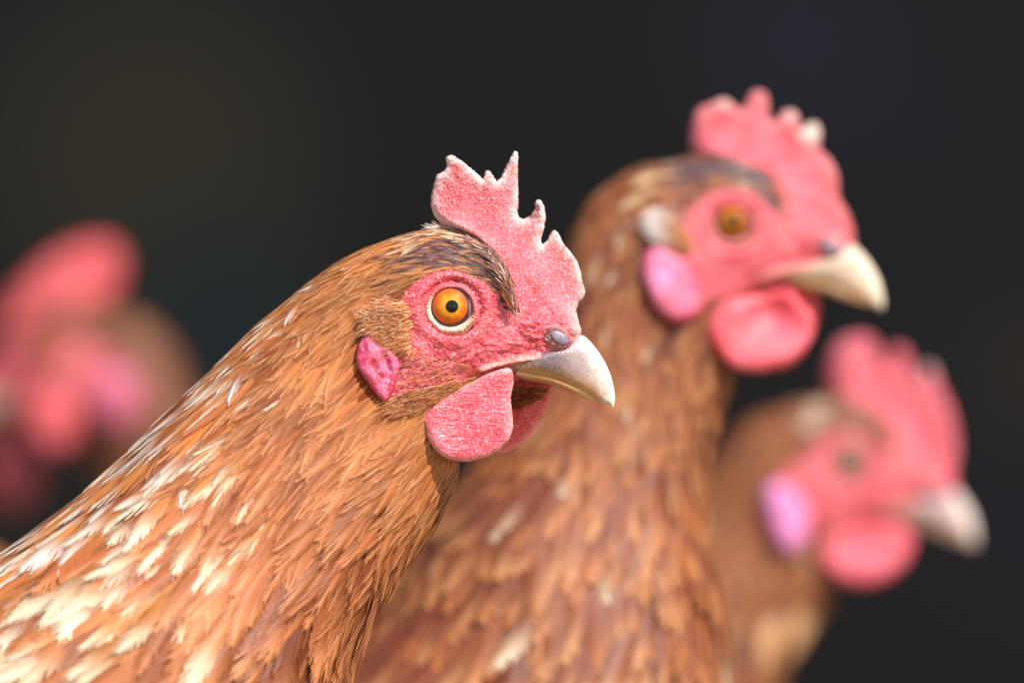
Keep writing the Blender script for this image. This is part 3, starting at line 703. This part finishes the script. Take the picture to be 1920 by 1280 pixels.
spec = dict(start=95, end=2700, x=[95, 260, 420, 620, 850, 1100, 1500, 2600], L=[38, 60, 95, 150, 215, 265, 330, 400], W=[7, 10, 15, 27, 52, 78, 105, 130], E=[9, 13, 19, 31, 50, 70, 120, 200], pack=0.42, barbs=17)
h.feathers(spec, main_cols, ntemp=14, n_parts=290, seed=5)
h.legs((-250, 1800))

# fine hair-like feathers: crown fuzz, brow fringe, ear tuft, cheek bristles, chin
R = np.random.default_rng(11)
def cloud(poly, n, seed):
    r = np.random.default_rng(seed); poly = np.asarray(poly, float); lo, hi = poly.min(0), poly.max(0); out = np.zeros((0, 2))
    while len(out) < n:
        q = lo + r.random((n * 2, 2)) * (hi - lo); out = np.vstack([out, q[inside(poly, q)]])
    return out[:n]
def pickc(n, cols, pr, seed):
    r = np.random.default_rng(seed); c = np.array([cols[i] for i in r.choice(len(cols), n, p=pr)]); return c * (0.8 + 0.4 * r.random((n, 1)))
# ear tuft
tuft = [(762, 575), (768, 600), (764, 630), (770, 655), (745, 648), (720, 635), (700, 615), (698, 590), (715, 572), (740, 568)]
NT = 3200; rt = cloud(tuft, NT, 1); rt = rt + R.normal(0, 8, (NT, 2)) * np.array([1.0, 0.6]); dr = np.stack([-(0.75 + 0.5 * R.random(NT)), 0.15 + (rt[:, 1] - 585) / 120 + R.normal(0, .14, NT)], 1)
h.hairs('ear_tuft', rt, dr, 12 + 14 * R.random(NT), 1.0 + 0.8 * R.random(NT), pickc(NT, [C['tan'], C['orange'], C['peach'], C['cream'], C['rust']], [.46, .08, .34, .10, .02], 2), lift=15, curl=.25)
# white quill tips at the tuft edge
rt = np.array([(712, 580), (720, 575), (726, 578), (700, 596), (694, 600), (697, 606), (690, 592)], float); 
h.hairs('ear_tuft', rt, np.array([(-.3, -1), (-.1, -1), (.15, -1), (-1, -.5), (-1, -.1), (-1, .2), (-.8, -.6)], float), np.full(7, 15.0), np.full(7, 3.2), np.tile(C['white'], (7, 1)), lift=14, seed=4, curl=.1)
# cheek bristles
chk = [(930, 700), (880, 708), (820, 720), (770, 732), (742, 744), (735, 775), (790, 772), (840, 748), (900, 724), (945, 710)]
rt = cloud(chk, 900, 5); n = len(rt)
dr = np.stack([-np.ones(n), 0.38 + R.normal(0, .14, n)], 1)
h.hairs('cheek_bristles', rt, dr, 22 + 22 * R.random(n), 0.9 + 0.8 * R.random(n), pickc(n, [C['tan'], C['orange'], C['rust'], C['dark'], C['peach']], [.4, .2, .12, .10, .18], 6), lift=8, curl=.12, seed=6)
bl = np.array([(972, 693), (962, 697), (950, 700), (940, 703), (930, 706), (921, 709), (913, 713), (905, 716), (898, 719), (890, 724), (884, 728), (876, 733)], float)
bl = np.repeat(bl, 5, 0) + R.normal(0, 3, (60, 2))
h.hairs('cheek_bristles', bl, np.stack([-np.ones(60), .42 + R.normal(0, .12, 60)], 1), 18 + 16 * R.random(60), np.full(60, 1.7), np.tile(C['dark'] * .7, (60, 1)), lift=14, curl=.1, seed=7)
# sparse fine down over the lower face
low = [(760, 660), (850, 665), (930, 690), (880, 712), (800, 730), (750, 735)]
rt = cloud(low, 150, 8); n = len(rt)
h.hairs('face_down', rt, np.stack([-np.ones(n), .15 + R.normal(0, .2, n)], 1), 16 + 22 * R.random(n), .8 + .7 * R.random(n), pickc(n, [C['orange'], C['tan'], C['rust'], C['dark']], [.4, .3, .2, .1], 9), lift=7, curl=.15, seed=8)
# brow fringe over the comb base
fr = np.array([(966, 590), (963, 560), (957, 530), (946, 505), (930, 482), (908, 463), (885, 450)], float)
fr = fr[np.minimum((R.random(420) * 6).astype(int), 5)] ; j = (R.random((420, 1)))
idx = (R.random(420) * 6).astype(int); pa = np.array([(966, 590), (963, 560), (957, 530), (946, 505), (930, 482), (908, 463), (885, 450)], float)
fr = pa[idx] * (1 - j) + pa[idx + 1] * j + R.normal(0, 3, (420, 2)); dirv = (pa[idx + 1] - pa[idx])
h.hairs('brow_fringe', fr, dirv + np.stack([-10 * R.random(420) - 4, R.normal(0, 6, 420)], 1), 28 + 26 * R.random(420), 1.4 + 1.3 * R.random(420), pickc(420, [C['dark'], C['mauve'], C['orange'], C['cream'], C['rust']], [.42, .16, .2, .07, .15], 10), lift=9, curl=.12, seed=10, wbase=lambda q: h.surf_w(q) + 9 + 10 * sstep(900, 960, q[:, 0]))
wd = np.array([840, 430.0]) + R.normal(0, 1, (70, 2)) * np.array([14, 4])
h.hairs('crown_down', wd, np.stack([-1 - R.random(70), -.2 + R.normal(0, .4, 70)], 1), 12 + 16 * R.random(70), 1.2 + R.random(70), pickc(70, [C['white'], C['cream'], C['peach']], [.5, .3, .2], 15), lift=9, curl=.2, seed=16)
# chin between the wattles
chin = [(965, 722), (1030, 726), (1020, 745), (985, 760), (962, 750)]
rt = cloud(chin, 420, 12); n = len(rt)
h.hairs('chin_feathers', rt, np.stack([-.8 - .5 * R.random(n), .45 + R.normal(0, .15, n)], 1), 18 + 14 * R.random(n), 1.6 + R.random(n), pickc(n, [C['rust'], C['orange'], C['deep'], C['dark']], [.4, .25, .2, .15], 13), lift=10, curl=.1, seed=14, wbase=lambda q: 12 - 30 * (q[:, 1] - 720) / 40)

# ------------------------------------------------------------------ the other hens
def soft_cols(lightness=1.0, plumage_and_shade_marks=None, cream=None):
    def f(p, r, R):
        n = len(p); n1 = fbm(p, 1 / 70.0, 81); q = R.random(n)
        base = lerp(np.broadcast_to(C['deep'], (n, 3)), C['rust'], sstep(0.2, 0.7, n1)[:, None]); base = lerp(base, C['orange'], (q * 0.3)[:, None]) * (0.65 + 0.5 * fbm(p, 1 / 45.0, 83))[:, None]
        tip = lerp(np.broadcast_to(C['orange'], (n, 3)), C['tan'], q[:, None]); t0 = 0.62 + 0.2 * R.random(n)
        tip = np.where((R.random(n) < 0.05)[:, None], C['cream'] * 0.9, tip)
        if plumage_and_shade_marks is not None:
            for poly, rad, cc, k in plumage_and_shade_marks:
                m = (np.exp(-(seg_dist(np.array(poly, float), p[:, :2], False) / rad) ** 2) * k > R.random(n))
                base = np.where(m[:, None], lin(*cc), base); tip = np.where(m[:, None], lin(*cc) * 1.1, tip)
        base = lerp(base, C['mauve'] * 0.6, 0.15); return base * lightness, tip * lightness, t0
    return f
def other(hen, neck, start_w, end, spec_scale, cols, parts, NS=220, NF=120, seed=30, grey=False):
    hen.loft(neck, NS, NF); hen.head_end = int(np.searchsorted(hen.slen, 520 * hen.sc)); hen.build_body(); hen.build_eye(1, grey, 1.0); hen.build_eye(-1, grey, 1.0)
    k = hen.sc
    sp = dict(start=95 * k, end=end, x=[95*k, 400*k, 700*k, 1100*k, 2000*k], L=[46, 85, 140, 210, 330], W=[14, 24, 38, 60, 110], E=[16, 26, 44, 70, 150], pack=0.48, barbs=6)
    hen.feathers(sp, cols, ntemp=6, n_parts=parts, seed=seed)

h2 = Hen(0.14, 0.917, -2.0, (1371, 418), False, 'blurred taller brown hen behind the sharp one, head raised, deep red wattles', 1)
h2.set_root((560, 1900))
neck2 = [((1195, 318), (1372, 650), 118), ((1115, 375), (1372, 705), 122), ((1065, 470), (1340, 790), 132), ((1035, 590), (1318, 850), 150), ((985, 720), (1308, 920), 180), ((900, 860), (1310, 1000), 220),
         ((800, 1000), (1325, 1100), 275), ((690, 1150), (1340, 1220), 330), ((540, 1290), (1330, 1400), 390), ((300, 1400), (1230, 1620), 420), ((0, 1430), (950, 1810), 420), ((-350, 1350), (450, 1830), 350), ((-620, 1200), (-150, 1650), 210), ((-780, 1100), (-600, 1330), 70)]
other(h2, neck2, 0, 2400, 1, soft_cols(0.9, plumage_and_shade_marks=[([(1460, 385), (1420, 340), (1360, 318), (1320, 312)], 26, (104, 76, 78), .9), ([(1285, 330), (1240, 338), (1220, 350)], 16, (226, 190, 140), .9), ([(1260, 600), (1310, 660)], 20, (84, 44, 40), .7)]), 240, seed=31)  # brow, cream spot, and a painted shadow below the ear lobe
h2.build_beak(tint=lin(244, 214, 168))
comb2 = [(1298, 285), (1296, 245), (1308, 208), (1330, 196), (1345, 190), (1356, 186), (1372, 195), (1388, 208), (1400, 192), (1408, 176), (1424, 171), (1437, 180), (1440, 205), (1442, 228), (1456, 226), (1466, 212), (1484, 208), (1497, 220), (1498, 240),
         (1506, 244), (1512, 234), (1526, 230), (1537, 240), (1538, 262), (1536, 280), (1556, 300), (1570, 330), (1574, 372), (1590, 400), (1601, 435), (1600, 468), (1580, 490), (1540, 480), (1500, 440), (1455, 380), (1400, 330), (1340, 305), (1312, 302)]
h2.blade('comb', comb2, M_COMB, lambda v: 10 * np.sin((v[:, 0] - 1300) / 60.0), 10, 16, comb_col(0.25, 8, tips=[(1356, 190, 18, .7), (1484, 214, 16, .7), (1521, 246, 20, 1.3), (1424, 178, 10, .4)], base=(232, 96, 112), deep=(218, 64, 80), tipcol=(236, 224, 206)), g=8, flare=([(1575, 470), (1520, 440), (1470, 370), (1400, 320), (1340, 300)], 30, 40), rough=2, wave=8, seed=33)
wat21 = [(1478, 545), (1500, 570), (1520, 590), (1522, 620), (1505, 655), (1470, 684), (1430, 696), (1385, 694), (1350, 675), (1328, 640), (1320, 605), (1335, 575), (1370, 560), (1420, 552)]
h2.blade('wattle', wat21, M_WAT, lambda v: 92 + 14 * sstep(560, 690, v[:, 1]) - 20 * np.exp(-(((v[:, 0] - 1440) / 40) ** 2 + ((v[:, 1] - 590) / 40) ** 2)), 12, 18, plain_col((222, 58, 72), (234, 100, 116), None), g=9, wave=8, seed=34)
wat22 = [(1480, 540), (1520, 535), (1537, 560), (1535, 600), (1522, 640), (1500, 672), (1470, 690), (1440, 680), (1440, 600)]
h2.blade('wattle', wat22, M_WAT, lambda v: np.full(len(v), -40.0), 10, 16, plain_col((222, 50, 48), (232, 80, 76), None), g=10, seed=35)
lobe2 = [(1205, 480), (1225, 465), (1255, 470), (1285, 500), (1305, 540), (1310, 580), (1290, 600), (1260, 605), (1232, 585), (1210, 550), (1198, 510)]
h2.blade('earlobe', lobe2, M_LOBE, lambda v: h2.surf_w(v) + 12, 16, 24, lambda v, d: lerp(plain_col((226, 80, 118), (236, 120, 150))(v, d), lin(246, 170, 220), (np.exp(-(((v[:, 0]-1240)/26)**2 + ((v[:, 1]-515)/34)**2)) * .9)[:, None]), g=8, seed=36)
tf = [(1222, 418), (1240, 408), (1265, 412), (1285, 440), (1300, 470), (1290, 480), (1255, 465), (1225, 445)]
rt = cloud(tf, 500, 40); n = len(rt)
h2.hairs('ear_tuft', rt, np.stack([-np.ones(n), -.5 + R.normal(0, .2, n)], 1), 18 + 14 * R.random(n), 3.5 + 2 * R.random(n), lerp(np.broadcast_to(C['white'], (n, 3)), C['tan'], sstep(1235, 1290, rt[:, 0])[:, None]), lift=22, seed=41)
h2.legs((400, 1750))

h3 = Hen(0.33, 0.809, 2.5, (1588, 862), False, 'blurred lowest brown hen with tall comb, pale violet ear lobe and grey eye', 1)
h3.set_root((800, 1800))
neck3 = [((1405, 790), (1558, 1085), 100), ((1345, 850), (1552, 1125), 106), ((1290, 930), (1510, 1180), 118), ((1220, 1020), (1465, 1240), 140), ((1120, 1110), (1430, 1320), 180), ((1000, 1190), (1390, 1430), 230), ((820, 1260), (1300, 1560), 290), ((560, 1270), (1080, 1680), 320), ((250, 1200), (650, 1650), 260), ((0, 1050), (250, 1450), 160), ((-150, 980), (-20, 1150), 50)]
other(h3, neck3, 0, 1900, 1, soft_cols(0.75, plumage_and_shade_marks=[([(1572, 768), (1560, 776)], 17, (230, 214, 190), .9), ([(1515, 1135), (1490, 1150)], 34, (255, 200, 146), .8)]), 120, NS=160, NF=90, seed=51, grey=True)  # darker plumage overall, cream spot by the comb, bright peach patch on neck
h3.build_beak(tint=lin(226, 196, 190))
comb3 = [(1552, 720), (1552, 685), (1564, 652), (1588, 634), (1615, 630), (1638, 640), (1652, 690), (1662, 692), (1670, 660), (1684, 650), (1700, 662), (1709, 712), (1722, 712), (1730, 692), (1742, 684), (1752, 696), (1756, 716), (1770, 745), (1785, 785), (1792, 840), (1786, 890), (1790, 925), (1770, 950), (1720, 940), (1680, 890), (1640, 830), (1600, 775), (1570, 745)]
h3.blade('comb', comb3, M_COMB, lambda v: 6 * np.sin((v[:, 0] - 1550) / 30.0), 11, 18, comb_col(0.1, 8, tips=[(1742, 690, 18, .9)], base=(234, 104, 122), deep=(222, 72, 88), tipcol=(206, 190, 190)), g=10, flare=([(1780, 930), (1720, 900), (1660, 830), (1590, 765)], 26, 36), wave=9, seed=53)
wat31 = [(1690, 985), (1704, 1010), (1695, 1045), (1665, 1075), (1625, 1089), (1580, 1086), (1545, 1065), (1530, 1035), (1535, 1005), (1570, 990), (1630, 980)]
h3.blade('wattle', wat31, M_WAT, lambda v: 80 + 12 * sstep(990, 1080, v[:, 1]), 11, 18, plain_col((224, 58, 78), (236, 96, 118), None), g=10, wave=8, seed=54)
h3.blade('wattle', np.array(wat31) + np.array([14, -14]), M_WAT, lambda v: np.full(len(v), -45.0), 10, 18, plain_col((214, 46, 56), (226, 70, 80), None), g=12, seed=55)
lobe3 = [(1430, 915), (1450, 903), (1480, 912), (1505, 945), (1512, 985), (1500, 1020), (1475, 1034), (1452, 1015), (1436, 970)]
h3.blade('earlobe', lobe3, M_LOBE, lambda v: h3.surf_w(v) + 14, 16, 22, plain_col((232, 110, 170), (238, 150, 210), None), g=9, seed=56)
h3.legs((600, 1650))

h4 = Hen(0.62, 0.70, 6.0, (110, 668), True, 'heavily blurred brown hen facing the opposite way, red comb and pink ear lobe', 0)
h4.set_root((500, 1600))
neck4 = [((262, 600), (180, 850), 92), ((315, 650), (195, 905), 98), ((350, 720), (215, 965), 110), ((385, 810), (245, 1040), 130), ((440, 900), (290, 1130), 165), ((530, 980), (350, 1230), 210), ((680, 1020), (460, 1340), 250), ((860, 1000), (700, 1400), 230), ((1020, 900), (960, 1280), 150), ((1120, 820), (1080, 1000), 50)]
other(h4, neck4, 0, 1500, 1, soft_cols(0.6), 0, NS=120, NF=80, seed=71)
h4.build_beak(tint=lin(214, 190, 160))
comb4 = [(10, 640), (4, 600), (20, 560), (55, 520), (95, 485), (140, 462), (185, 452), (215, 462), (228, 492), (224, 528), (205, 560), (160, 588), (110, 620), (60, 650)]
h4.blade('comb', comb4, M_COMB, lambda v: np.zeros(len(v)), 13, 20, comb_col(0.0, 8, base=(232, 88, 94), deep=(222, 70, 76)), g=13, flare=([(30, 640), (100, 620), (160, 590)], 24, 34), wave=8, seed=73)
wat41 = [(60, 745), (100, 730), (140, 745), (150, 790), (140, 830), (110, 842), (80, 825), (60, 785)]
h4.blade('wattle', wat41, M_WAT, lambda v: np.full(len(v), 78.0), 11, 16, plain_col((222, 70, 78), (230, 96, 104), None), g=11, seed=74)
wat42 = [(-30, 760), (20, 740), (60, 770), (80, 840), (75, 900), (50, 945), (10, 950), (-30, 900)]
h4.blade('wattle', wat42, M_WAT, lambda v: np.full(len(v), -30.0), 11, 16, plain_col((150, 26, 44), (166, 34, 54), None), g=11, seed=75)  # shade on the far wattle is painted in as darker red
lobe4 = [(190, 705), (225, 690), (258, 705), (268, 750), (250, 795), (220, 808), (195, 780), (185, 740)]
h4.blade('earlobe', lobe4, M_LOBE, lambda v: h4.surf_w(v) + 14, 15, 20, plain_col((214, 92, 128), (222, 116, 150), None), g=10, seed=76)
h4.legs((700, 1380))
